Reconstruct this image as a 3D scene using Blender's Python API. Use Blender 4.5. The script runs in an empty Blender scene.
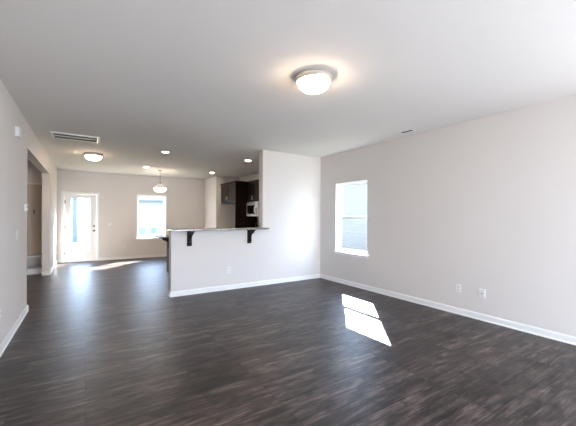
import bpy, bmesh, math, random
from mathutils import Vector, Matrix
random.seed(7)
sc = bpy.context.scene
COL = sc.collection
PI = math.pi

# ------------------------------------------------------------------ camera
H = 2.74
XL, XR, YB, YF = -.7191, 4.4924, 5.5863, 11.3311
YR = -2.6                      # rear wall, behind the camera
cam_d = bpy.data.cameras.new('camera')
cam = bpy.data.objects.new('camera', cam_d); COL.objects.link(cam)
cam_d.sensor_width = 36.0
cam_d.lens = 312.3035 / 576 * 36
cam_d.shift_y = 3.6878 / 576
cam_d.clip_start = .02
yaw, roll = .5739, .0043
R0 = Vector((math.cos(yaw), -math.sin(yaw), 0)); FW = Vector((math.sin(yaw), math.cos(yaw), 0)); UP = Vector((0, 0, 1))
RT = R0 * math.cos(roll) + UP * math.sin(roll); UU = -R0 * math.sin(roll) + UP * math.cos(roll)
m3 = Matrix((RT, UU, -FW)).transposed()
cam.matrix_world = Matrix.Translation((0, 0, 1.3863)) @ m3.to_4x4()
sc.camera = cam

# ------------------------------------------------------------------ world, sun, exposure
w = bpy.data.worlds.new('world'); sc.world = w; w.use_nodes = True
nt = w.node_tree; nt.nodes.clear()
wo = nt.nodes.new('ShaderNodeOutputWorld'); bg = nt.nodes.new('ShaderNodeBackground')
geo = nt.nodes.new('ShaderNodeTexCoord'); sep = nt.nodes.new('ShaderNodeSeparateXYZ'); rmp = nt.nodes.new('ShaderNodeValToRGB')
nt.links.new(geo.outputs['Generated'], sep.inputs[0]); nt.links.new(sep.outputs['Z'], rmp.inputs[0])
rmp.color_ramp.elements[0].position = 0.0; rmp.color_ramp.elements[0].color = (.66, .81, 1.0, 1)
rmp.color_ramp.elements[1].position = .7; rmp.color_ramp.elements[1].color = (.50, .69, 1.0, 1)
nt.links.new(rmp.outputs[0], bg.inputs[0]); bg.inputs[1].default_value = 6.0
nt.links.new(bg.outputs[0], wo.inputs[0])

sd = bpy.data.lights.new('sun', 'SUN'); sd.energy = 35; sd.angle = math.radians(.6); sd.color = (1.0, .95, .87)
sun = bpy.data.objects.new('sun', sd); COL.objects.link(sun)
sun.rotation_euler = Vector((-.92, -1.035, -1.0)).to_track_quat('-Z', 'Y').to_euler()
sun.location = (12, 14, 14)

sc.view_settings.view_transform = 'Standard'
sc.view_settings.look = 'None'
sc.view_settings.gamma = 1
sc.view_settings.use_curve_mapping = False
sc.view_settings.exposure = 1.6
sc.cycles.use_denoising = True
sc.cycles.max_bounces = 12; sc.cycles.diffuse_bounces = 8; sc.cycles.transparent_max_bounces = 12
sc.cycles.sample_clamp_indirect = 8

def portal(center, direction, sx, sy):
    l = bpy.data.lights.new('daylight_portal', 'AREA'); l.shape = 'RECTANGLE'; l.size = sx; l.size_y = sy
    l.cycles.is_portal = True
    o = bpy.data.objects.new('daylight_portal', l); COL.objects.link(o); o.location = center
    o.rotation_euler = Vector(direction).to_track_quat('-Z', 'Z').to_euler()

def fill_light(center, direction, sx, sy, power, col):  # added area light that brightens the room from an unseen opening
    l = bpy.data.lights.new('window_fill_light', 'AREA'); l.shape = 'RECTANGLE'; l.size = sx; l.size_y = sy; l.energy = power; l.color = col
    o = bpy.data.objects.new('window_fill_light', l); COL.objects.link(o); o.location = center
    o.rotation_euler = Vector(direction).to_track_quat('-Z', 'Z').to_euler()
fill_light((2.65, -2.45, 1.15), (-.1, 1, .12), 2.8, 1.9, 62, (.93, .965, 1.0))       # added fill panel inside the patio door, boosts the sky light
fill_light((4.42, -.9, 1.37), (-1, .3, 0), 1.4, 1.1, 6, (.90, .96, 1.0))         # added fill panel inside the rear right window

# ------------------------------------------------------------------ materials
def principled(name, col, rough=.6, metal=0, spec=.5):
    m = bpy.data.materials.new(name); m.use_nodes = True
    b = m.node_tree.nodes['Principled BSDF']
    b.inputs['Base Color'].default_value = (*col, 1); b.inputs['Roughness'].default_value = rough
    b.inputs['Metallic'].default_value = metal; b.inputs['Specular IOR Level'].default_value = spec
    return m, m.node_tree, b
def bumpy(name, col, rough, scale, strength, dist=.002, metal=0, spec=.5, var=.03):
    m, t, b = principled(name, col, rough, metal, spec)
    tc = t.nodes.new('ShaderNodeTexCoord'); n = t.nodes.new('ShaderNodeTexNoise'); n.inputs['Scale'].default_value = scale
    n.inputs['Detail'].default_value = 4
    bp = t.nodes.new('ShaderNodeBump'); bp.inputs['Strength'].default_value = strength; bp.inputs['Distance'].default_value = dist
    t.links.new(tc.outputs['Object'], n.inputs['Vector']); t.links.new(n.outputs[0], bp.inputs['Height']); t.links.new(bp.outputs[0], b.inputs['Normal'])
    n2 = t.nodes.new('ShaderNodeTexNoise'); n2.inputs['Scale'].default_value = scale / 40 + .5
    mx = t.nodes.new('ShaderNodeMix'); mx.data_type = 'RGBA'
    mx.inputs[6].default_value = (*[c * (1 - var) for c in col], 1); mx.inputs[7].default_value = (*[min(1, c * (1 + var)) for c in col], 1)
    t.links.new(tc.outputs['Object'], n2.inputs['Vector']); t.links.new(n2.outputs[0], mx.inputs[0]); t.links.new(mx.outputs[2], b.inputs['Base Color'])
    return m
M = {}
M['wall'] = bumpy('greige_wall_paint', (.69, .655, .635), .75, 180, .06, var=.01, spec=.3)
M['ceil'] = bumpy('flat_ceiling_paint', (.73, .705, .69), .9, 120, .15, var=.01, spec=.2)
M['tan'] = bumpy('warm_lit_panel_paint', (.56, .48, .41), .5, 60, .02, var=.01)  # beige paint with the nook's warm dim light put into the colour
M['white'] = bumpy('white_trim_paint', (.79, .79, .78), .35, 60, .02, var=.01)
M['vinyl'] = bumpy('white_vinyl', (.85, .86, .87), .3, 60, .02, var=.01)
M['plastic'] = bumpy('white_plastic', (.76, .76, .75), .35, 50, .01, var=.01)
M['slot'] = bumpy('dark_slot', (.04, .04, .04), .6, 50, .01)
M['slat'] = bumpy('shade_grey_slat', (.16, .15, .145), .6, 50, .01)  # slats are white metal, their shade is put into this grey
M['nickel'] = bumpy('brushed_nickel', (.74, .70, .64), .32, 200, .05, metal=1)
M['chrome'] = bumpy('satin_chrome', (.7, .7, .7), .25, 100, .02, metal=1)
M['steel'] = bumpy('stainless_steel', (.62, .62, .62), .3, 150, .04, metal=1)
M['black'] = bumpy('black_glass', (.012, .012, .014), .08, 40, .0)
M['concrete'] = bumpy('pale_concrete', (.30, .275, .255), .85, 40, .2, .004, var=.06)
M['drygrass'] = bumpy('yellowed_grass', (.15, .14, .065), .9, 30, .6, .02, var=.3)
M['bronze'] = bumpy('dark_bronze', (.13, .115, .10), .35, 100, .02, metal=1)
M['grass'] = bumpy('lawn_grass', (.10, .11, .03), .9, 30, .6, .02, var=.3)
M['shed'] = bumpy('blue_grey_paint', (.07, .085, .11), .7, 20, .1)
M['pane'] = bumpy('pale_window_pane', (.12, .14, .17), .3, 20, 0)
M['roof'] = bumpy('grey_shingle', (.10, .10, .11), .9, 30, .4)

def siding(name, col, step=.12):
    m, t, b = principled(name, col, .6)
    tc = t.nodes.new('ShaderNodeTexCoord'); s = t.nodes.new('ShaderNodeSeparateXYZ')
    a = t.nodes.new('ShaderNodeMath'); a.operation = 'DIVIDE'; a.inputs[1].default_value = step
    fr = t.nodes.new('ShaderNodeMath'); fr.operation = 'FRACT'
    r = t.nodes.new('ShaderNodeValToRGB'); r.color_ramp.elements[0].position = .0; r.color_ramp.elements[0].color = (*[c * .55 for c in col], 1)
    r.color_ramp.elements[1].position = .12; r.color_ramp.elements[1].color = (*col, 1)
    bp = t.nodes.new('ShaderNodeBump'); bp.inputs['Distance'].default_value = .02
    t.links.new(tc.outputs['Object'], s.inputs[0]); t.links.new(s.outputs['Z'], a.inputs[0]); t.links.new(a.outputs[0], fr.inputs[0])
    t.links.new(fr.outputs[0], r.inputs[0]); t.links.new(r.outputs[0], b.inputs['Base Color'])
    t.links.new(fr.outputs[0], bp.inputs['Height']); t.links.new(bp.outputs[0], b.inputs['Normal'])
    return m
M['siding'] = siding('pale_lap_siding', (.095, .10, .105))
M['siding2'] = siding('light_lap_siding', (.22, .225, .235), .16)

def floor_mat():
    m, t, b = principled('dark_vinyl_plank', (.06, .05, .045), .35)
    N = t.nodes.new; L = t.links.new
    tc = N('ShaderNodeTexCoord')
    br = N('ShaderNodeTexBrick'); br.offset = .37; br.offset_frequency = 3; br.squash = 1
    br.inputs['Scale'].default_value = 1; br.inputs['Brick Width'].default_value = 1.22; br.inputs['Row Height'].default_value = .152
    br.inputs['Mortar Size'].default_value = .0022; br.inputs['Mortar Smooth'].default_value = .1; br.inputs['Bias'].default_value = 0
    br.inputs['Color1'].default_value = (0, 0, 0, 1); br.inputs['Color2'].default_value = (1, 1, 1, 1); br.inputs['Mortar'].default_value = (.5, .5, .5, 1)
    L(tc.outputs['Object'], br.inputs['Vector'])
    # per plank offset of the grain
    add = N('ShaderNodeVectorMath'); add.operation = 'MULTIPLY_ADD'; add.inputs[1].default_value = (37, 11, 5)
    L(br.outputs['Color'], add.inputs[0]); L(tc.outputs['Object'], add.inputs[2])
    def streak(sx, sy, scale, detail, rough, dist):
        mp = N('ShaderNodeMapping'); mp.inputs['Scale'].default_value = (sx, sy, 1); L(add.outputs[0], mp.inputs[0])
        n = N('ShaderNodeTexNoise'); n.inputs['Scale'].default_value = scale; n.inputs['Detail'].default_value = detail
        n.inputs['Roughness'].default_value = rough; n.inputs['Distortion'].default_value = dist; L(mp.outputs[0], n.inputs['Vector']); return n
    ga = streak(1.2, 14, 1.6, 5, .6, .35); gb = streak(2.6, 70, 1.6, 3, .65, .1); g2 = streak(2.2, 6.5, 2.0, 4, .6, .5)
    g = N('ShaderNodeMath'); g.operation = 'MULTIPLY_ADD'; g.inputs[1].default_value = .42
    gh = N('ShaderNodeMath'); gh.operation = 'MULTIPLY'; gh.inputs[1].default_value = .58
    L(ga.outputs[0], gh.inputs[0]); L(gb.outputs[0], g.inputs[0]); L(gh.outputs[0], g.inputs[2])
    r = N('ShaderNodeValToRGB'); e = r.color_ramp.elements
    e[0].position = .37; e[0].color = (.012, .0085, .0078, 1)
    e[1].position = .62; e[1].color = (.108, .082, .073, 1)
    k = e.new(.49); k.color = (.044, .0325, .0295, 1)
    L(g.outputs[0], r.inputs[0])
    # plank tone
    tone = N('ShaderNodeMapRange'); tone.inputs[3].default_value = .58; tone.inputs[4].default_value = 1.4; L(br.outputs['Color'], tone.inputs[0])
    t2 = N('ShaderNodeMapRange'); t2.inputs[1].default_value = .3; t2.inputs[2].default_value = .7; t2.inputs[1].default_value = .36; t2.inputs[2].default_value = .64; t2.inputs[3].default_value = .35; t2.inputs[4].default_value = 1.45; L(g2.outputs[0], t2.inputs[0])
    mu = N('ShaderNodeMath'); mu.operation = 'MULTIPLY'; L(tone.outputs[0], mu.inputs[0]); L(t2.outputs[0], mu.inputs[1])
    cr = streak(3.6, 20, 2.0, 3, .5, 1.0)
    cm = N('ShaderNodeMapRange'); cm.inputs[1].default_value = .31; cm.inputs[2].default_value = .39; cm.inputs[3].default_value = .3; cm.inputs[4].default_value = 1; L(cr.outputs[0], cm.inputs[0])
    mu2 = N('ShaderNodeMath'); mu2.operation = 'MULTIPLY'; L(mu.outputs[0], mu2.inputs[0]); L(cm.outputs[0], mu2.inputs[1]); mu = mu2
    sc_ = N('ShaderNodeVectorMath'); sc_.operation = 'SCALE'; L(r.outputs[0], sc_.inputs[0]); L(mu.outputs[0], sc_.inputs['Scale'])
    mx = N('ShaderNodeMix'); mx.data_type = 'RGBA'; mx.inputs[7].default_value = (.008, .007, .006, 1)
    L(br.outputs['Fac'], mx.inputs[0]); L(sc_.outputs[0], mx.inputs[6]); L(mx.outputs[2], b.inputs['Base Color'])
    ro = N('ShaderNodeMapRange'); ro.inputs[3].default_value = .33; ro.inputs[4].default_value = .46; L(g.outputs[0], ro.inputs[0]); L(ro.outputs[0], b.inputs['Roughness'])
    bp = N('ShaderNodeBump'); bp.inputs['Strength'].default_value = .25; bp.inputs['Distance'].default_value = .002
    sb = N('ShaderNodeMath'); sb.operation = 'SUBTRACT'; L(g.outputs[0], sb.inputs[0]); L(br.outputs['Fac'], sb.inputs[1]); L(sb.outputs[0], bp.inputs['Height']); L(bp.outputs[0], b.inputs['Normal'])
    b.inputs['Specular IOR Level'].default_value = .32
    return m
M['floor'] = floor_mat()

def granite():
    m, t, b = principled('speckled_granite', (.3, .28, .26), .12)
    tc = t.nodes.new('ShaderNodeTexCoord'); v = t.nodes.new('ShaderNodeTexVoronoi'); v.inputs['Scale'].default_value = 90
    n = t.nodes.new('ShaderNodeTexNoise'); n.inputs['Scale'].default_value = 25; n.inputs['Detail'].default_value = 6
    mx = t.nodes.new('ShaderNodeMix'); mx.data_type = 'RGBA'; mx.inputs[0].default_value = .5
    r = t.nodes.new('ShaderNodeValToRGB'); r.color_ramp.elements[0].position = .3; r.color_ramp.elements[0].color = (.05, .045, .04, 1)
    r.color_ramp.elements[1].position = .7; r.color_ramp.elements[1].color = (.36, .33, .30, 1)
    t.links.new(tc.outputs['Object'], v.inputs['Vector']); t.links.new(tc.outputs['Object'], n.inputs['Vector'])
    t.links.new(v.outputs['Color'], mx.inputs[6]); t.links.new(n.outputs['Color'], mx.inputs[7]); t.links.new(mx.outputs[2], r.inputs[0]); t.links.new(r.outputs[0], b.inputs['Base Color'])
    return m
M['granite'] = granite()

def darkwood():
    m, t, b = principled('espresso_wood', (.03, .018, .014), .38, 0, .15)
    tc = t.nodes.new('ShaderNodeTexCoord'); mp = t.nodes.new('ShaderNodeMapping'); mp.inputs['Scale'].default_value = (14, 14, 1.2)
    n = t.nodes.new('ShaderNodeTexNoise'); n.inputs['Scale'].default_value = 3; n.inputs['Detail'].default_value = 5
    r = t.nodes.new('ShaderNodeValToRGB'); r.color_ramp.elements[0].color = (.005, .003, .0024, 1); r.color_ramp.elements[1].color = (.026, .0155, .012, 1)
    t.links.new(tc.outputs['Object'], mp.inputs[0]); t.links.new(mp.outputs[0], n.inputs['Vector']); t.links.new(n.outputs[0], r.inputs[0]); t.links.new(r.outputs[0], b.inputs['Base Color'])
    return m
M['wood'] = darkwood()

def glass():
    m = bpy.data.materials.new('window_glass'); m.use_nodes = True; t = m.node_tree; t.nodes.clear()
    o = t.nodes.new('ShaderNodeOutputMaterial'); mx = t.nodes.new('ShaderNodeMixShader'); tr = t.nodes.new('ShaderNodeBsdfTransparent'); g = t.nodes.new('ShaderNodeBsdfGlossy')
    g.inputs['Roughness'].default_value = .02; tr.inputs[0].default_value = (.96, .98, 1, 1); mx.inputs[0].default_value = .05
    t.links.new(tr.outputs[0], mx.inputs[1]); t.links.new(g.outputs[0], mx.inputs[2]); t.links.new(mx.outputs[0], o.inputs[0])
    return m
M['glass'] = glass()

def emit(name, col, s):
    m, t, b = principled(name, (.9, .88, .84), .3)
    b.inputs['Emission Color'].default_value = (*col, 1); b.inputs['Emission Strength'].default_value = s
    n = t.nodes.new('ShaderNodeTexNoise'); n.inputs['Scale'].default_value = 9; mr = t.nodes.new('ShaderNodeMapRange')
    mr.inputs[3].default_value = s * .8; mr.inputs[4].default_value = s * 1.2
    tc = t.nodes.new('ShaderNodeTexCoord'); t.links.new(tc.outputs['Object'], n.inputs['Vector'])
    t.links.new(n.outputs[0], mr.inputs[0]); t.links.new(mr.outputs[0], b.inputs['Emission Strength'])
    return m
M['dome'] = emit('lit_alabaster_glass', (1.0, .76, .54), 17.0)
M['can'] = emit('lit_downlight_lens', (1.0, .82, .64), 90.0)
M['bowl'] = emit('lit_pendant_glass', (1.0, .80, .62), 5)

# ------------------------------------------------------------------ mesh helpers
def box(bm, a, b, bev=0):
    x0, x1 = sorted((a[0], b[0])); y0, y1 = sorted((a[1], b[1])); z0, z1 = sorted((a[2], b[2]))
    v = [bm.verts.new(p) for p in ((x0,y0,z0),(x1,y0,z0),(x1,y1,z0),(x0,y1,z0),(x0,y0,z1),(x1,y0,z1),(x1,y1,z1),(x0,y1,z1))]
    fs = [bm.faces.new([v[i] for i in f]) for f in ((0,3,2,1),(4,5,6,7),(0,1,5,4),(1,2,6,5),(2,3,7,6),(3,0,4,7))]
    if bev:
        es = list({e for f in fs for e in f.edges})
        bmesh.ops.bevel(bm, geom=es, offset=bev, segments=2, affect='EDGES', profile=.5)
def lathe(bm, prof, c, n=40, axis='Z', ang0=0):
    """profile of (radius, height) points turned about an axis through c"""
    rings = []
    for r, h in prof:
        ring = []
        if r < 1e-5:
            p = {'Z': (c[0], c[1], c[2]+h), 'X': (c[0]+h, c[1], c[2]), 'Y': (c[0], c[1]+h, c[2])}[axis]
            ring = [bm.verts.new(p)]
        else:
            for k in range(n):
                t = 2*PI*k/n; u, w_ = r*math.cos(t), r*math.sin(t)
                p = {'Z': (c[0]+u, c[1]+w_, c[2]+h), 'X': (c[0]+h, c[1]+u, c[2]+w_), 'Y': (c[0]+w_, c[1]+h, c[2]+u)}[axis]
                ring.append(bm.verts.new(p))
        rings.append(ring)
    for a, b in zip(rings, rings[1:]):
        if len(a) == 1 and len(b) == 1: continue
        for k in range(n):
            j = (k+1) % n
            if len(a) == 1: f = bm.faces.new((a[0], b[j], b[k]))
            elif len(b) == 1: f = bm.faces.new((a[k], a[j], b[0]))
            else: f = bm.faces.new((a[k], a[j], b[j], b[k]))
            f.smooth = True
    if len(rings[0]) > 1: bm.faces.new(list(reversed(rings[0])))
    if len(rings[-1]) > 1: bm.faces.new(rings[-1])
def tube(bm, pts, r, n=10, smooth=True):
    pts = [Vector(p) for p in pts]; rings = []
    for i, p in enumerate(pts):
        d = ((pts[min(i+1, len(pts)-1)] - pts[max(i-1, 0)])).normalized()
        a = d.orthogonal().normalized() if i == 0 else (rings_a - d * rings_a.dot(d)).normalized()
        rings_a = a; b_ = d.cross(a)
        rings.append([bm.verts.new(p + r*(math.cos(2*PI*k/n)*a + math.sin(2*PI*k/n)*b_)) for k in range(n)])
    for a, b in zip(rings, rings[1:]):
        for k in range(n):
            j = (k+1) % n; f = bm.faces.new((a[k], a[j], b[j], b[k])); f.smooth = smooth
    bm.faces.new(list(reversed(rings[0]))); bm.faces.new(rings[-1])
def prism(bm, poly, fn, t0, t1):
    """2D outline extruded; fn(u, v, t) -> xyz"""
    a = [bm.verts.new(fn(u, v, t0)) for u, v in poly]; b = [bm.verts.new(fn(u, v, t1)) for u, v in poly]
    n = len(poly)
    for k in range(n): bm.faces.new((a[k], a[(k+1) % n], b[(k+1) % n], b[k]))
    bm.faces.new(list(reversed(a))); bm.faces.new(b)

def link(name, bm, mat, parent=None, origin=None, label=None):
    bmesh.ops.recalc_face_normals(bm, faces=bm.faces)
    me = bpy.data.meshes.new(name)
    org = Vector(origin) if origin is not None else (Vector(parent['_o']) if parent is not None and '_o' in parent else Vector((0, 0, 0)))
    bmesh.ops.translate(bm, verts=bm.verts, vec=-org)
    bm.to_mesh(me); bm.free(); me.materials.append(M[mat] if isinstance(mat, str) else mat)
    o = bpy.data.objects.new(name, me); COL.objects.link(o)
    if parent is not None:
        o.parent = parent; o['_o'] = tuple(org)
    else: o.location = org
    if label: o['label'] = label
    return o
def tag(o, label, cat, group=None, kind=None):
    o['label'] = label; o['category'] = cat
    if group: o['group'] = group
    if kind: o['kind'] = kind
    return o
def thing(name, label, cat, loc, group=None, kind=None):
    o = bpy.data.objects.new(name, None); COL.objects.link(o); o.location = loc; o.empty_display_size = .1
    o['_o'] = tuple(loc)
    return tag(o, label, cat, group, kind)
def bx(name, mat, parent, *boxes, bev=0, label=None):
    bm = bmesh.new()
    for a, b in boxes: box(bm, a, b, bev)
    return link(name, bm, mat, parent, label=label)
def copy_tree(o, parent=None):
    c = o.copy(); COL.objects.link(c); c.parent = parent
    for ch in list(o.children): copy_tree(ch, c)
    return c

# ------------------------------------------------------------------ room shell
def struct(name, bm, mat, label):
    o = link(name, bm, mat, origin=(0, 0, 0)); tag(o, label, name.split('_')[0], kind='structure'); return o
def wall(name, axis, p0, p1, a0, a1, holes, label, z1=H, mat='wall'):
    """axis 'X': plane of constant X from p0 to p1 thick, running a0..a1 along Y"""
    bm = bmesh.new()
    cuts = sorted({a0, a1, *[h[0] for h in holes], *[h[1] for h in holes]})
    for s, e in zip(cuts, cuts[1:]):
        mid = (s+e)/2; hs = sorted([h for h in holes if h[0] < mid < h[1]], key=lambda h: h[2]); z = 0
        for h in hs + [(0, 0, z1, z1)]:
            if h[2] - z > 1e-4:
                if axis == 'X': box(bm, (p0, s, z), (p1, e, h[2]))
                else: box(bm, (s, p0, z), (e, p1, h[2]))
            z = h[3]
    bmesh.ops.remove_doubles(bm, verts=bm.verts, dist=1e-5)
    return struct(name, bm, mat, label)

T = .15
WR = (4.16, 5.075, .635, 2.105)      # right window hole (Y0, Y1, Z0, Z1)
WF = (1.40, 2.325, .63, 2.10)        # far window hole (X0, X1)
DF = (-.555, .29, 0, 2.045)          # far door hole
OPN = (5.86, 9.16, 0, 2.37)          # cased opening on the left
RW = (-1.5, -.3, .635, 2.105)        # right wall window behind the camera
RS = (1.2, 4.1, 0, 2.2)              # patio door in rear wall

bm = bmesh.new(); box(bm, (-3.4, YR-T, -.12), (XR+T, YF+T, 0)); struct('floor', bm, 'floor', 'dark brown wood plank floor running through the open rooms')
GX0, GX1, GY0, GY1 = -.455, .155, 6.305, 6.715
bm = bmesh.new()
for a, b in (((-3.4, YR-T), (XR+T, GY0)), ((-3.4, GY1), (XR+T, YF+T)), ((-3.4, GY0), (GX0, GY1)), ((GX1, GY0), (XR+T, GY1))): box(bm, (*a, H), (*b, H+.12))
struct('ceiling', bm, 'ceil', 'flat off white ceiling over the open rooms')
wall('wall_left', 'X', XL-.14, XL, YR, YF, [OPN], 'long left wall with the plain opening to the bench nook')
wall('wall_right', 'X', XR, XR+T, YR, YF+T, [WR, RW], 'long greige right wall with the single window')
wall('wall_far', 'Y', YF, YF+T, XL-.14, XR, [DF, WF], 'far dining wall with glass door and window')
wall('wall_rear', 'Y', YR-T, YR, -3.4, XR, [RS], 'wall behind the camera with the patio door')
wall('wall_partition', 'Y', YB, YB+.16, 3.0, XR, [], 'full height wall closing off the kitchen')
wall('wall_half', 'Y', YB, YB+.16, 1.225, 3.0, [], 'half wall under the raised granite bar', z1=1.133)
wall('wall_pantry', 'X', 3.66, 3.78, 10.09, YF, [], 'pale side wall of the pantry beyond the kitchen')
wall('wall_kitchen', 'Y', 10.09, 10.21, 3.78, XR, [], 'beige back wall of the kitchen beside the refrigerator space')
wall('wall_nook', 'Y', 9.95, 10.07, -3.4, XL-.14, [], 'back wall of the bench nook')
wall('wall_hall', 'X', -3.4, -3.28, YR, 9.95, [], 'outer wall of the side hall')

def baseboard(name, segs, label):
    """segs: (x0,y0,x1,y1, nx,ny) floor line of a wall and the room-side normal"""
    bm = bmesh.new()
    prof = [(0, 0), (.021, 0), (.021, .006), (.018, .013), (.012, .018), (.011, .07), (.008, .078), (.006, .086), (0, .088)]
    for x0, y0, x1, y1, nx, ny in segs:
        a = Vector((x0, y0, 0)); b_ = Vector((x1, y1, 0)); n = Vector((nx, ny, 0))
        d = b_ - a
        prism(bm, prof, lambda u, v, t: tuple(a + d*t + n*u + Vector((0, 0, v))), 0, 1)
    return struct(name, bm, 'white', label)
e = .0115
baseboard('baseboard_left', [(XL, YR, XL, OPN[0], 1, 0), (XL, OPN[1], XL, YF, 1, 0), (XL-.14, OPN[1], XL+.02, OPN[1], 0, -1), (XL-.14, OPN[0], XL+.02, OPN[0], 0, 1)], 'white baseboard along the left wall')
baseboard('baseboard_right', [(XR, YR, XR, YB, -1, 0), (XR, 9.0, XR, 10.09, -1, 0)], 'white baseboard along the right wall')
baseboard('baseboard_far', [(XL, YF, DF[0]-.065, YF, 0, -1), (DF[1]+.065, YF, 3.66, YF, 0, -1)], 'white baseboard along the far wall')
baseboard('baseboard_partition', [(1.225-.02, YB, XR, YB, 0, -1), (1.225, YB-.02, 1.225, YB+.16+.02, -1, 0)], 'white baseboard under the bar and partition wall')
baseboard('baseboard_pantry', [(3.66, 10.09-.02, 3.66, YF, -1, 0), (3.66-.02, 10.09, XR, 10.09, 0, -1)], 'white baseboard round the pantry corner')

# ------------------------------------------------------------------ windows and doors
def window(n, axis, p, out, h, label):
    """p wall plane, out +-1 outward; h = (a0,a1,z0,z1) hole"""
    a0, a1, z0, z1 = h
    P = (lambda a, d, z: (p + out*d, a, z)) if axis == 'X' else (lambda a, d, z: (a, p + out*d, z))
    root = thing('window_%d' % n, label, 'window', P((a0+a1)/2, 0, z0), kind='structure')
    jb = .014
    bx('window_jamb', 'white', root, (P(a0, .0, z0), P(a0+jb, .075, z1)), (P(a1-jb, 0, z0), P(a1, .075, z1)), (P(a0+jb, 0, z1-jb), P(a1-jb, .075, z1)))
    bx('window_sill', 'white', root, (P(a0-.03, -.035, z0-.002), P(a1+.03, 0, z0+.022)), (P(a0, 0, z0), P(a1, .075, z0+.022)), bev=.003)
    bx('apron', 'white', root, (P(a0-.012, -.012, z0-.045), P(a1+.012, 0, z0-.002)))
    fr = .03; f0, f1 = a0+fr, a1-fr; zb, zt = z0+.035, z1-fr; zm = (zb+zt)/2 - .005
    bx('window_frame', 'vinyl', root, (P(a0, .075, z0), P(f0, .15, z1)), (P(f1, .075, z0), P(a1, .15, z1)), (P(f0, .075, z0), P(f1, .15, zb)), (P(f0, .075, zt), P(f1, .15, z1)))
    def sash(nm, za, zc, d0, d1, s=.044):
        o = bx(nm, 'vinyl', root, (P(f0, d0, za), P(f0+s, d1, zc)), (P(f1-s, d0, za), P(f1, d1, zc)), (P(f0+s, d0, za), P(f1-s, d1, za+s)), (P(f0+s, d0, zc-s), P(f1-s, d1, zc)))
        dm = (d0+d1)/2
        bx('glass_pane', 'glass', o, (P(f0+s, dm-.002, za+s), P(f1-s, dm+.002, zc-s)))
        return o
    sash('upper_sash', zm-.018, zt, .115, .145)
    lo = sash('lower_sash', zb, zm+.02, .082, .112)
    c = (f0+f1)/2
    bx('sash_lock', 'vinyl', lo, (P(c-.03, .078, zm+.018), P(c+.03, .1, zm+.032)), bev=.003)
    if n in (1, 2, 3): portal(P((a0+a1)/2, .16, (z0+z1)/2), ((-out, 0, 0) if axis == 'X' else (0, -out, 0)), a1-a0, z1-z0)
    return root
window(1, 'X', XR, 1, WR, 'white double hung window alone in the right wall')
window(2, 'Y', YF, 1, WF, 'white double hung window in the far wall right of the door')
window(3, 'X', XR, 1, RW, 'white double hung window in the right wall beside the camera')

def glass_door():
    x0, x1, _, z1 = DF; cx = (x0+x1)/2
    r = thing('door_1', 'white full-glass exterior door at the far end of the room', 'door', (cx, YF, 0), kind='structure')
    c = .06
    bx('door_casing', 'white', r, ((x0-c, YF-.016, 0), (x0+.004, YF, z1+c)), ((x1-.004, YF-.016, 0), (x1+c, YF, z1+c)), ((x0+.004, YF-.016, z1-.004), (x1-.004, YF, z1+c)), bev=.002)
    bx('door_frame', 'white', r, ((x0, YF, 0), (x0+.018, YF+T, z1)), ((x1-.018, YF, 0), (x1, YF+T, z1)), ((x0+.018, YF, z1-.018), (x1-.018, YF+T, z1)))
    bx('threshold', 'steel', r, ((x0+.018, YF, 0), (x1-.018, YF+T, .02)))
    s0, s1, y0, y1, zb, zt = x0+.021, x1-.021, YF+.02, YF+.064, .024, z1-.021
    gx0, gx1, gz0, gz1 = -.385, .115, .29, 1.925
    sl = bx('door_slab', 'white', r, ((s0, y0, zb), (gx0, y1, zt)), ((gx1, y0, zb), (s1, y1, zt)), ((gx0, y0, zb), (gx1, y1, gz0)), ((gx0, y0, gz1), (gx1, y1, zt)))
    m = .022
    bx('glass_trim', 'white', sl, ((gx0-m, y0-.01, gz0-m), (gx0+.006, y0, gz1+m)), ((gx1-.006, y0-.01, gz0-m), (gx1+m, y0, gz1+m)), ((gx0, y0-.01, gz0-m), (gx1, y0, gz0+.006)), ((gx0, y0-.01, gz1-.006), (gx1, y0, gz1+m)))
    bx('glass_pane', 'glass', sl, ((gx0, YF+.04, gz0), (gx1, YF+.044, gz1)))
    bm = bmesh.new(); lathe(bm, [(.03, 0), (.03, -.008), (.012, -.01), (.012, -.035), (.024, -.045), (.029, -.058), (.024, -.07), (0, -.075)], (.205, y0, .93), 24, 'Y')
    link('door_knob', bm, 'bronze', sl)
    bm = bmesh.new(); lathe(bm, [(.03, 0), (.03, -.008), (.024, -.014), (0, -.015)], (.205, y0, 1.07), 24, 'Y'); box(bm, (.201, y0-.03, 1.055), (.209, y0-.014, 1.085), .001)
    link('deadbolt', bm, 'bronze', sl)
    for z in (.28, 1.05, 1.80):
        bm = bmesh.new(); tube(bm, [(s0-.001, YF+.012, z-.05), (s0-.001, YF+.012, z+.05)], .007); box(bm, (s0, YF+.014, z-.05), (s0+.022, YF+.02, z+.05))
        link('hinge', bm, 'bronze', r)
    portal((cx, YF+T+.01, 1.05), (0, -1, 0), x1-x0, z1)
glass_door()
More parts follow.
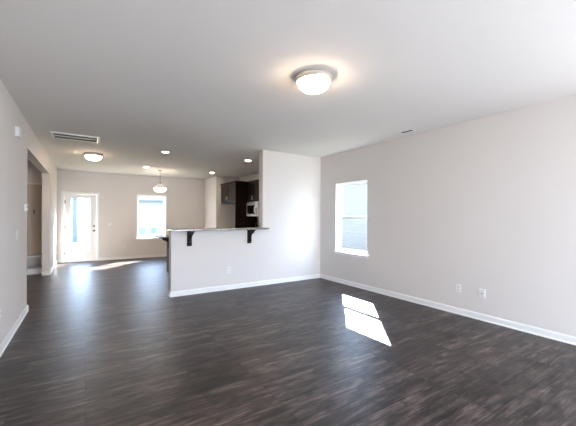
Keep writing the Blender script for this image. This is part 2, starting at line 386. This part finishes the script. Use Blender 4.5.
def patio_door():
    x0, x1, _, z1 = RS; y = YR; r = thing('door_2', 'wide white sliding glass patio door behind the camera', 'door', ((x0+x1)/2, y, 0), kind='structure')
    bx('door_frame', 'vinyl', r, ((x0, y-T, 0), (x0+.05, y, z1)), ((x1-.05, y-T, 0), (x1, y, z1)), ((x0+.05, y-T, z1-.05), (x1-.05, y, z1)), ((x0+.05, y-T, 0), (x1-.05, y, .04)))
    n = 3; wd = (x1-x0-.1)/n
    for k in range(n):
        a, b = x0+.05+k*wd, x0+.05+(k+1)*wd; d = y-.05-.045*(k % 2)
        o = bx('sliding_panel', 'vinyl', r, ((a, d-.04, .04), (a+.06, d, z1-.05)), ((b-.06, d-.04, .04), (b, d, z1-.05)), ((a+.06, d-.04, .04), (b-.06, d, .14)), ((a+.06, d-.04, z1-.12), (b-.06, d, z1-.05)))
        bx('glass_pane', 'glass', o, ((a+.06, d-.022, .14), (b-.06, d-.018, z1-.12)))
    portal(((x0+x1)/2, y-T-.01, z1/2), (0, 1, 0), x1-x0, z1)
patio_door()

# ------------------------------------------------------------------ bar top and corbels
bm = bmesh.new(); box(bm, (1.20, YB-.225, 1.134), (2.998, YB+.185, 1.168), .006); box(bm, (2.99, YB-.225, 1.134), (3.03, YB-.001, 1.168), .006)
tag(link('bar_countertop', bm, 'granite', origin=(2.1, YB, 1.134)), 'speckled grey granite bar top on the half wall', 'countertop')
def corbel(x, y, z, d, label, group):
    """d: unit direction in which the arm reaches out"""
    t = thing('corbel', label, 'bracket', (x, y, z), group)
    d = Vector(d); s = Vector((-d.y, d.x, 0)); o = Vector((x, y, z))
    f = lambda u, v, w_: tuple(o + d*u + s*w_ + Vector((0, 0, v)))
    bm = bmesh.new(); prism(bm, [(0, 0), (.018, 0), (.018, -.262), (.012, -.274), (0, -.274)], f, -.04, .04); link('back_plate', bm, 'wood', t)
    pts = [(.018, -.026), (.175, -.026)]
    pts += [(.175, -.045), (.168, -.058), (.150, -.066), (.132, -.062), (.118, -.066), (.108, -.08)]
    for k in range(9):
        a = k/8*PI/2; pts.append((.104 - .05*math.sin(a)*1.0, -.085 - .075*(1-math.cos(a))))
    pts += [(.052, -.175), (.062, -.19), (.064, -.21), (.056, -.232), (.038, -.246), (.018, -.25)]
    bm = bmesh.new(); prism(bm, pts, f, -.028, .028); link('scroll_brace', bm, 'wood', t)
    bm = bmesh.new(); prism(bm, [(.018, 0), (.20, 0), (.20, -.018), (.194, -.026), (.018, -.026)], f, -.04, .04); link('top_arm', bm, 'wood', t)
    return t
corbel(1.535, YB, 1.133, (0, -1, 0), 'dark wood corbel under the bar top near its open left end', 'dark corbels under the bar top')
corbel(2.70, YB, 1.133, (0, -1, 0), 'dark wood corbel under the bar top nearest the full height wall', 'dark corbels under the bar top')

# ------------------------------------------------------------------ kitchen island
t = thing('kitchen_island', 'dark wood kitchen island seen just past the open end of the half wall', 'island', (2.1, 8.15, 0))
IX = 1.70
bx('body', 'wood', t, ((IX, 7.80, .1), (2.50, 8.22, .872)))
bx('toe_kick', 'wood', t, ((IX, 7.83, 0), (2.44, 8.20, .1)))
for y in (7.805,):
    d = bx('cabinet_door', 'wood', t, ((2.50, y, .13), (2.52, y+.41, .86)), ((2.52, y, .13), (2.525, y+.06, .86)), ((2.52, y+.35, .13), (2.525, y+.41, .86)))
    bm = bmesh.new(); tube(bm, [(2.525, y+.17, .72), (2.55, y+.17, .72), (2.55, y+.17, .82), (2.525, y+.17, .82)], .005); link('handle', bm, 'nickel', d)
bx('countertop', 'granite', t, ((1.445, 7.74, .872), (2.55, 8.32, .905)), bev=.005)
corbel(IX-.001, 7.81, .871, (-1, 0, 0), 'dark wood corbel on the side of the island, past the half wall end', 'dark corbels on the island')

# ------------------------------------------------------------------ kitchen run on the right wall (fronts face -X)
XW = XR
def cab_door(parent, xf, y0, y1, z0, z1, hand_y, hand_z, vert=True, name='cabinet_door'):
    f = .055; g = .002; y0 += g; y1 -= g
    o = bx(name, 'wood', parent, ((xf-.012, y0, z0), (xf, y1, z1)), ((xf-.02, y0, z0), (xf-.012, y0+f, z1)), ((xf-.02, y1-f, z0), (xf-.012, y1, z1)), ((xf-.02, y0+f, z0), (xf-.012, y1-f, z0+f)), ((xf-.02, y0+f, z1-f), (xf-.012, y1-f, z1)))
    bm = bmesh.new(); xh = xf-.02
    if vert: tube(bm, [(xh, hand_y, hand_z-.055), (xh-.028, hand_y, hand_z-.055), (xh-.028, hand_y, hand_z+.055), (xh, hand_y, hand_z+.055)], .009)
    else: tube(bm, [(xh, hand_y-.055, hand_z), (xh-.028, hand_y-.055, hand_z), (xh-.028, hand_y+.055, hand_z), (xh, hand_y+.055, hand_z)], .0065)
    link('handle', bm, 'nickel', o)
    return o
def crown(parent, x0, x1, y0, y1, z):
    """crown moulding round the front (-X) and near (-Y) side"""
    bm = bmesh.new()
    for k, (o, h0, h1) in enumerate(((.008, 0, .02), (.02, .02, .045), (.036, .045, .065))):
        box(bm, (x0-o, y0-o, z+h0), (x1, y1, z+h1))
    return link('crown_moulding', bm, 'wood', parent)
XF, XU = 3.775, 4.165
YP = 8.715
t = thing('refrigerator_cabinet', 'deep dark cabinet and tall side panel around the empty refrigerator space', 'cabinet', ((XF+XW)/2, 9.2, 0))
bx('side_panel', 'wood', t, ((XF-.02, YP, 0), (XW-.001, YP+.03, 2.385)))
bx('cabinet_box', 'wood', t, ((XF, YP+.03, 1.815), (XW-.001, 9.90, 2.385)))
ym = (YP+.03+9.90)/2
cab_door(t, XF, YP+.032, ym, 1.83, 2.375, ym-.05, 1.95)
cab_door(t, XF, ym, 9.90, 1.83, 2.375, ym+.05, 1.95)
crown(t, XF-.02, XW-.001, YP, 9.90, 2.385)
def wall_cab(y0, y1, z0, label):
    t = thing('wall_cabinet', label, 'cabinet', ((XU+XW)/2, (y0+y1)/2, z0), 'dark wall cabinets over the stove run')
    bx('cabinet_box', 'wood', t, ((XU, y0, z0), (XW-.001, y1, 2.385)))
    ym = (y0+y1)/2
    cab_door(t, XU, y0, ym, z0+.008, 2.375, ym-.035, z0+.11); cab_door(t, XU, ym, y1, z0+.008, 2.375, ym+.035, z0+.11)
    bm = bmesh.new()
    for o, h0, h1 in ((.008, 0, .02), (.02, .02, .045), (.036, .045, .065)): box(bm, (XU-o, y0, 2.385+h0), (XW-.001, y1-(.037 if y1 > 8.6 else 0), 2.385+h1))
    link('crown_moulding', bm, 'wood', t)
wall_cab(7.955, YP-.002, 1.83, 'dark two door wall cabinet directly above the microwave')
wall_cab(7.05, 7.952, 1.40, 'tall dark two door wall cabinet mostly hidden by the partition wall')

t = thing('microwave', 'white and black over-the-range microwave below the dark wall cabinet', 'microwave', (4.3, 8.33, 1.39))
Y0, Y1, Z0, Z1, XM = 7.962, YP-.004, 1.39, 1.822, 4.135
bx('body', 'plastic', t, ((XM, Y0, Z0), (XW-.002, Y1, Z1)), bev=.004)
d = bx('door', 'plastic', t, ((XM-.02, Y0+.17, Z0+.015), (XM, Y1-.004, Z1-.045)), bev=.004)
bx('door_window', 'black', d, ((XM-.024, Y0+.235, Z0+.075), (XM-.02, Y1-.07, Z1-.10)), bev=.001)
bm = bmesh.new(); pts = []
for k in range(9):
    s = k/8; pts.append((XM-.02-.045*math.sin(PI*s), Y0+.195, Z0+.05+(Z1-Z0-.13)*s))
tube(bm, pts, .012); link('handle', bm, 'black', d)
cp = bx('control_panel', 'plastic', t, ((XM-.018, Y0+.006, Z0+.015), (XM, Y0+.165, Z1-.045)), bev=.002)
for i in range(4):
    for j in range(3): bx('button', 'slot', cp, ((XM-.021, Y0+.03+j*.04, Z0+.05+i*.05), (XM-.018, Y0+.06+j*.04, Z0+.08+i*.05)))
bm = bmesh.new()
for i in range(5): box(bm, (XM-.012, Y0+.02, Z1-.04+i*.008), (XM, Y1-.02, Z1-.037+i*.008))
link('vent_grille', bm, 'steel', t)

t = thing('kitchen_range', 'stainless steel kitchen range under the microwave', 'stove', (4.15, 8.33, 0))
bx('body', 'steel', t, ((3.86, 7.965, .06), (XW-.02, YP-.005, .905)))
bx('cooktop', 'black', t, ((3.84, 7.965, .905), (XW-.08, YP-.005, .925)), bev=.003)
bg_ = bx('backguard', 'steel', t, ((XW-.08, 7.965, .905), (XW-.02, YP-.005, 1.21)), bev=.006)
bx('display', 'black', bg_, ((XW-.084, 8.22, 1.08), (XW-.08, 8.45, 1.16)))
for y in (8.03, 8.11, 8.52, 8.60):
    bm = bmesh.new(); lathe(bm, [(.022, 0), (.02, -.022), (0, -.024)], (XW-.08, y, 1.12), 16, 'X'); link('knob', bm, 'black', bg_)
dd = bx('oven_door', 'steel', t, ((3.83, 7.975, .25), (3.86, YP-.015, .86)), bev=.004)
bx('door_window', 'black', dd, ((3.827, 8.08, .38), (3.83, YP-.12, .70)))
bm = bmesh.new(); tube(bm, [(3.83, 8.02, .80), (3.79, 8.02, .80), (3.79, YP-.06, .80), (3.83, YP-.06, .80)], .011); link('handle', bm, 'steel', dd)
bx('drawer', 'steel', t, ((3.835, 7.975, .07), (3.86, YP-.015, .235)), bev=.004)
for y in (8.12, 8.55):
    for x in (3.98, 4.25):
        bm = bmesh.new(); lathe(bm, [(.09, 0), (.09, .003), (.08, .004), (0, .004)], (x, y, .925), 28); link('burner', bm, 'slot', t)

def base_cab(y0, y1, label):
    t = thing('base_cabinet', label, 'cabinet', (4.2, (y0+y1)/2, 0), 'dark base cabinets near the stove')
    bx('cabinet_box', 'wood', t, ((3.88, y0, .1), (XW-.001, y1, .885))); bx('toe_kick', 'wood', t, ((3.95, y0, 0), (XW-.001, y1, .1)))
    ym = (y0+y1)/2
    for a, b, hy in ((y0, ym, ym-.04), (ym, y1, ym+.04)):
        cab_door(t, 3.88, a, b, .12, .70, hy, .62)
        cab_door(t, 3.88, a, b, .715, .875, (a+b)/2, .795, False, 'drawer')
base_cab(7.05, 7.955, 'dark base cabinet between the stove and the partition wall')
bm = bmesh.new(); box(bm, (3.845, 7.04, .887), (XW-.001, 7.958, .92), .004)
tag(link('kitchen_countertop', bm, 'granite', origin=(4.2, 7.5, .887)), 'speckled granite worktop on the cabinets along the kitchen wall', 'countertop')

# ------------------------------------------------------------------ bench nook through the opening
NX0, NX1, NY0, NY1 = -2.36, XL-.142, 9.42, 9.949
t = thing('hall_bench', 'white built-in bench with open cubby and tall panelled back', 'bench', ((NX0+NX1)/2, 9.7, 0))
bx('seat', 'white', t, ((NX0, NY0-.02, .405), (NX1, NY1, .44)), bev=.004)
bx('plinth', 'white', t, ((NX0, NY0+.01, 0), (NX1, NY0+.03, .11)))
bx('cubby_floor', 'white', t, ((NX0, NY0, .11), (NX1, NY1, .135)))
for x in (NX0, (NX0+NX1)/2-.012, NX1-.022): bx('divider', 'white', t, ((x, NY0, .135), (x+.022, NY1-.01, .405)))
bx('back_panel', 'tan', t, ((NX0, NY1-.012, .44), (NX1, NY1, 2.16)))
bm = bmesh.new()
for k in range(6):
    x = NX0 + k*(NX1-.05-NX0)/5; box(bm, (x, NY1-.024, .44), (x+.05, NY1-.012, 2.16))
link('batten', bm, 'tan', t)
bx('top_rail', 'white', t, ((NX0, NY1-.05, 2.16), (NX1, NY1, 2.19)))
bx('hook_rail', 'tan', t, ((NX0, NY1-.03, 1.42), (NX1, NY1-.012, 1.54)))
def hook(x, label):
    t = thing('coat_hook', label, 'hook', (x, NY1-.031, 1.47), 'dark coat hooks on the bench back')
    bm = bmesh.new(); box(bm, (x-.012, NY1-.034, 1.44), (x+.012, NY1-.03, 1.52), .001); link('plate', bm, 'slot', t)
    bm = bmesh.new(); tube(bm, [(x, NY1-.032, 1.50), (x, NY1-.06, 1.505), (x, NY1-.085, 1.52), (x, NY1-.09, 1.545)], .006); tube(bm, [(x, NY1-.032, 1.455), (x, NY1-.055, 1.45), (x, NY1-.068, 1.462), (x, NY1-.068, 1.478)], .006); link('prong', bm, 'slot', t)
hook(-1.085, 'dark coat hook on the bench back nearest the far jamb of the opening')
hook(-1.50, 'dark coat hook in the middle of the bench back')
hook(-1.92, 'dark coat hook farthest into the nook')

# ------------------------------------------------------------------ ceiling lights
def flush_light(x, y, label):
    t = thing('ceiling_light', label, 'lamp', (x, y, H), 'domed flush ceiling lights')
    R = .178
    bm = bmesh.new(); lathe(bm, [(.12, 0), (R-.012, -.004), (R, -.014), (R+.004, -.024), (R-.002, -.034), (R+.002, -.044), (R-.006, -.058), (R-.02, -.062), (R-.02, -.05), (.12, -.02)], (x, y, H), 48); link('rim', bm, 'nickel', t)
    bm = bmesh.new(); pr = [(R-.03, -.05)]
    for k in range(1, 15):
        a = k/14*PI/2; pr.append(((R-.024)*math.cos(a)**.85 if k < 14 else 0, -.058 - .09*math.sin(a)))
    lathe(bm, pr, (x, y, H), 48); link('glass_dome', bm, 'dome', t)
    bm = bmesh.new(); lathe(bm, [(0, -.148), (.013, -.15), (.013, -.156), (.007, -.16), (.009, -.168), (0, -.174)], (x, y, H), 20); link('finial', bm, 'nickel', t)
    return t
flush_light(1.84, 2.40, 'large domed flush ceiling light with nickel rim nearest the camera')
flush_light(.13, 8.03, 'domed flush ceiling light beyond the ceiling grille, nearest the glass door')
def pendant(x, y):
    t = thing('pendant_light', 'bowl pendant light hanging in front of the far window', 'lamp', (x, y, H))
    bm = bmesh.new(); lathe(bm, [(.065, 0), (.065, -.008), (.05, -.022), (.012, -.028), (0, -.03)], (x, y, H), 28); link('canopy', bm, 'bronze', t)
    bm = bmesh.new(); tube(bm, [(x, y, H-.028), (x, y, H-.36)], .006); lathe(bm, [(0, -.33), (.018, -.345), (.02, -.375), (.01, -.39), (0, -.39)], (x, y, H), 20); link('stem', bm, 'bronze', t)
    zr = H-.53
    for k in range(3):
        a = 2*PI*k/3+.4
        bm = bmesh.new(); tube(bm, [(x, y, H-.38), (x+.09*math.cos(a), y+.09*math.sin(a), H-.45), (x+.168*math.cos(a), y+.168*math.sin(a), zr+.004)], .005); link('arm', bm, 'nickel', t)
    bm = bmesh.new(); out = []; inn = []
    for k in range(13):
        a = k/12*PI/2; out.append((.178*math.cos(a), -.115*math.sin(a))); inn.append((.182*math.cos(a), -.108*math.sin(a)))
    lathe(bm, out[:-1] + [(0, -.115)], (x, y, zr), 40)
    link('glass_bowl', bm, 'bowl', t)
    bm = bmesh.new(); lathe(bm, [(0, -.113), (.012, -.116), (.008, -.13), (0, -.136)], (x, y, zr), 16); link('finial', bm, 'nickel', t)
pendant(1.84, 9.84)
def downlight(x, y, label):
    t = thing('recessed_light', label, 'lamp', (x, y, H), 'round recessed ceiling lights')
    bm = bmesh.new(); lathe(bm, [(.088, 0), (.088, -.004), (.08, -.008), (.064, -.008), (.06, -.003), (.06, 0)], (x, y, H), 40); link('trim_ring', bm, 'white', t)
    bm = bmesh.new(); lathe(bm, [(.0605, -.0005), (.0605, -.0035), (0, -.005)], (x, y, H), 32); link('lens', bm, 'can', t)
downlight(1.40, 6.94, 'round recessed light above the open end of the bar')
downlight(3.28, 6.87, 'round recessed light in the kitchen ceiling nearest the partition wall')
downlight(1.39, 9.36, 'round recessed light just left of the pendant light')
flush_light(-2.1, 7.2, 'domed ceiling light added in the unseen side hall to warm the nook')  # unseen lamp, added to throw warm light into the bench nook
downlight(3.27, 9.41, 'round recessed light before the pantry corner, far in the kitchen')

# ------------------------------------------------------------------ ceiling vents
gx0, gx1, gy0, gy1 = -.49, .19, 6.27, 6.75
t = thing('return_air_grille', 'large white slatted air return grille in the ceiling by the left wall', 'vent', ((gx0+gx1)/2, (gy0+gy1)/2, H))
fw = .035
bx('frame', 'white', t, ((gx0, gy0, H-.018), (gx1, gy0+fw, H)), ((gx0, gy1-fw, H-.012), (gx1, gy1, H)), ((gx0, gy0+fw, H-.012), (gx0+fw, gy1-fw, H)), ((gx1-fw, gy0+fw, H-.012), (gx1, gy1-fw, H)), bev=.002)
bx('backing', 'slot', t, ((gx0+fw, gy0+fw, H+.09), (gx1-fw, gy1-fw, H+.11)), ((gx0+fw, gy0+fw, H), (gx0+fw+.003, gy1-fw, H+.09)), ((gx1-fw-.003, gy0+fw, H), (gx1-fw, gy1-fw, H+.09)), ((gx0+fw, gy0+fw, H), (gx1-fw, gy0+fw+.003, H+.09)), ((gx0+fw, gy1-fw-.003, H), (gx1-fw, gy1-fw, H+.09)))
bx('centre_bar', 'white', t, ((gx0+fw, (gy0+gy1)/2-.012, H-.012), (gx1-fw, (gy0+gy1)/2+.012, H-.002)))
for half in (0, 1):
    a = gy0+fw+.006 if half == 0 else (gy0+gy1)/2+.018
    b = (gy0+gy1)/2-.018 if half == 0 else gy1-fw-.006
    for k in range(5):
        y = a + (b-a)*(k+.5)/5
        bm = bmesh.new(); prism(bm, [(-.010, -.0100), (-.009, -.011), (.010, .012), (.009, .013)], lambda u, v, s: (s, y+u, H+v), gx0+fw, gx1-fw); link('slat', bm, 'slat', t)
rx, ry = 4.235, 3.11
t = thing('ceiling_register', 'small white ceiling register with dark slot close to the right wall', 'vent', (rx, ry, H))
bx('frame', 'white', t, ((rx-.07, ry-.13, H-.008), (rx+.07, ry-.10, H)), ((rx-.07, ry+.10, H-.008), (rx+.07, ry+.13, H)), ((rx-.07, ry-.10, H-.008), (rx-.03, ry+.10, H)), ((rx+.03, ry-.10, H-.008), (rx+.07, ry+.10, H)), bev=.002)
bx('slot', 'slot', t, ((rx-.03, ry-.10, H-.002), (rx+.03, ry+.10, H)))
for k in range(3):
    x = rx-.02+k*.02; bx('louvre', 'slot', t, ((x-.002, ry-.10, H-.008), (x+.002, ry+.10, H-.002)))

# ------------------------------------------------------------------ wall plates
def plate_map(axis, p, out, a):
    """local (u along wall, d out from wall, z)"""
    return (lambda u, d, z: (p + out*d, a+u, z)) if axis == 'X' else (lambda u, d, z: (a+u, p + out*d, z))
def outlet(axis, p, out, a, z, label, group='white duplex wall outlets'):
    P = plate_map(axis, p, out, a); t = thing('wall_outlet', label, 'outlet', P(0, 0, z), group)
    bx('cover_plate', 'plastic', t, (P(-.036, 0, z-.058), P(.036, .006, z+.058)), bev=.002)
    for dz in (-.024, .024):
        r = bx('receptacle', 'plastic', t, (P(-.017, .006, z+dz-.016), P(.017, .0085, z+dz+.016)), bev=.001)
        bx('slots', 'slot', r, (P(-.009, .0085, z+dz-.004), P(-.006, .009, z+dz+.008)), (P(.006, .0085, z+dz-.004), P(.009, .009, z+dz+.008)), (P(-.003, .0085, z+dz-.012), P(.003, .009, z+dz-.007)))
def switch(axis, p, out, a, z, label, gangs=1, toggle=True):
    P = plate_map(axis, p, out, a); t = thing('light_switch', label, 'switch', P(0, 0, z), 'white wall switches')
    hw = .036 + .023*(gangs-1)
    bx('cover_plate', 'plastic', t, (P(-hw, 0, z-.058), P(hw, .007, z+.058)), bev=.002)
    for k in range(gangs):
        u = (k-(gangs-1)/2)*.046
        bx('rocker', 'plastic', t, (P(u-.016, .007, z-.033), P(u+.016, .011, z+.033)), bev=.002)
outlet('X', XR, -1, 2.43, .37, 'white duplex outlet low on the right wall, the one nearer the window')
P = plate_map('X', XR, -1, 2.115)
t = thing('cable_jack', 'white cable jack plate low on the right wall, beside an outlet', 'outlet', P(0, 0, .36))
bx('cover_plate', 'plastic', t, (P(-.042, 0, .30), P(.042, .007, .42)), bev=.002)
for u in (-.018, .018):
    bx('port_strip', 'plastic', t, (P(u-.01, .007, .325), P(u+.01, .010, .395)), bev=.001)
bx('port', 'slot', t, (P(-.005, .007, .352), P(.005, .009, .368)))
outlet('Y', YB, -1, 2.28, .37, 'white duplex outlet on the half wall below the bar')
outlet('Y', YF, -1, 1.04, .40, 'white duplex outlet on the far wall between door and window')
outlet('X', XL, 1, 4.165, .39, 'white duplex outlet low on the left wall at the photo edge')
outlet('X', 3.66, -1, 11.2, 1.18, 'white duplex outlet at counter height by the pantry corner')
switch('X', XL, 1, 5.05, 1.15, 'white light switch on the left wall below the thermostat')
switch('Y', YF, -1, .63, 1.13, 'white double light switch right of the glass door', 2)
P = plate_map('X', XL, 1, 5.66)
t = thing('thermostat', 'small white thermostat on the left wall beside the opening', 'thermostat', P(0, 0, 1.5))
bx('base_plate', 'plastic', t, (P(-.06, 0, 1.45), P(.06, .006, 1.55)), bev=.002)
bx('housing', 'plastic', t, (P(-.052, .006, 1.457), P(.052, .028, 1.543)), bev=.006)
bx('display', 'slot', t, (P(-.03, .028, 1.49), P(.03, .0285, 1.53)), label='dark display')
P = plate_map('X', XL, 1, 4.98)
t = thing('door_chime', 'white chime box high on the left wall near the ceiling', 'chime', P(0, 0, 2.39))
bx('base_plate', 'plastic', t, (P(-.085, 0, 2.33), P(.085, .008, 2.46)), bev=.002)
bx('cover', 'plastic', t, (P(-.08, .008, 2.335), P(.08, .045, 2.455)), bev=.006)

# ------------------------------------------------------------------ outside
bm = bmesh.new(); box(bm, (-40, -30, -.5), (50, 60, -.2)); tag(link('ground', bm, 'grass', origin=(0, 0, -.2)), 'bright green lawn outside the glass door', 'lawn', kind='structure')
def gable_house(name, x0, x1, y0, y1, zw, zr, mat, label, ridge, wins=()):
    t = thing(name, label, 'building', ((x0+x1)/2, (y0+y1)/2, -.2))
    bx('wall', mat, t, ((x0, y0, -.2), (x1, y1, zw)))
    bm = bmesh.new()
    if ridge == 'Y':
        xm = (x0+x1)/2; prism(bm, [(x0-.3, zw), (xm, zr), (x1+.3, zw), (x1+.3, zw-.1), (xm, zr-.12), (x0-.3, zw-.1)], lambda u, v, s: (u, s, v), y0-.3, y1+.3)
        bm2 = bmesh.new(); prism(bm2, [(x0, zw), (xm, zr-.12), (x1, zw)], lambda u, v, s: (u, s, v), y0, y1)
    else:
        ym = (y0+y1)/2; prism(bm, [(y0-.3, zw), (ym, zr), (y1+.3, zw), (y1+.3, zw-.1), (ym, zr-.12), (y0-.3, zw-.1)], lambda u, v, s: (s, u, v), x0-.3, x1+.3)
        bm2 = bmesh.new(); prism(bm2, [(y0, zw), (ym, zr-.12), (y1, zw)], lambda u, v, s: (s, u, v), x0, x1)
    link('roof', bm, 'roof', t); link('gable', bm2, mat, t)
    for a, b in wins:
        f = bx('window', 'vinyl', t, (a, b))
        ia = (a[0]+.06, a[1]-.01, a[2]+.06); ib = (b[0]-.06, a[1], b[2]-.06)
        bx('pane', 'pane', f, (ia, ib))
    return t
gable_house('neighbour_house', 8.6, 16, 1, 22, 2.9, 4.6, 'siding', 'neighbouring house with pale lap siding seen through the right window', 'Y')
gable_house('backyard_house', 1.6, 12, 25, 33, 2.6, 5.2, 'siding2', 'pale house beyond the back lawn seen through the far window', 'X',
    [((x, 24.95, .0), (x+.6, 25.0, .62)) for x in (3.15, 3.95, 4.75, 5.55)])
t = thing('fence_post', 'tall blue grey square post on the lawn seen through the glass door', 'post', (-.56, 23, -.2))
bx('shaft', 'shed', t, ((-.69, 22.88, -.2), (-.45, 23.12, 2.4)))
bm = bmesh.new(); lathe(bm, [(.19, 0), (.19, .05), (0, .22)], (-.57, 23, 2.4), 4); link('cap', bm, 'shed', t)
bm = bmesh.new(); box(bm, (-6, -16, -.2), (14, YR-T-.01, -.12)); tag(link('patio', bm, 'concrete', origin=(4, -9, -.2)), 'pale concrete patio added unseen behind the camera to bounce light indoors', 'patio', kind='structure')  # unseen slab added to bounce sunlight up to the ceiling
bm = bmesh.new(); box(bm, (-3.4, YF+T+.01, -.2), (3.2, 15.5, -.12)); tag(link('back_lawn', bm, 'drygrass', origin=(0, 13, -.2)), 'sunny yellowed lawn just outside the far glass door', 'lawn', kind='structure')
bm = bmesh.new(); box(bm, (XR+T+.01, YR-T, -.2), (8.6, 20, -.16)); tag(link('side_lawn', bm, 'grass', origin=(6.6, 8, -.2)), 'strip of lawn between the houses', 'lawn', kind='structure')

for o in bpy.data.objects:
    if '_o' in o: del o['_o']
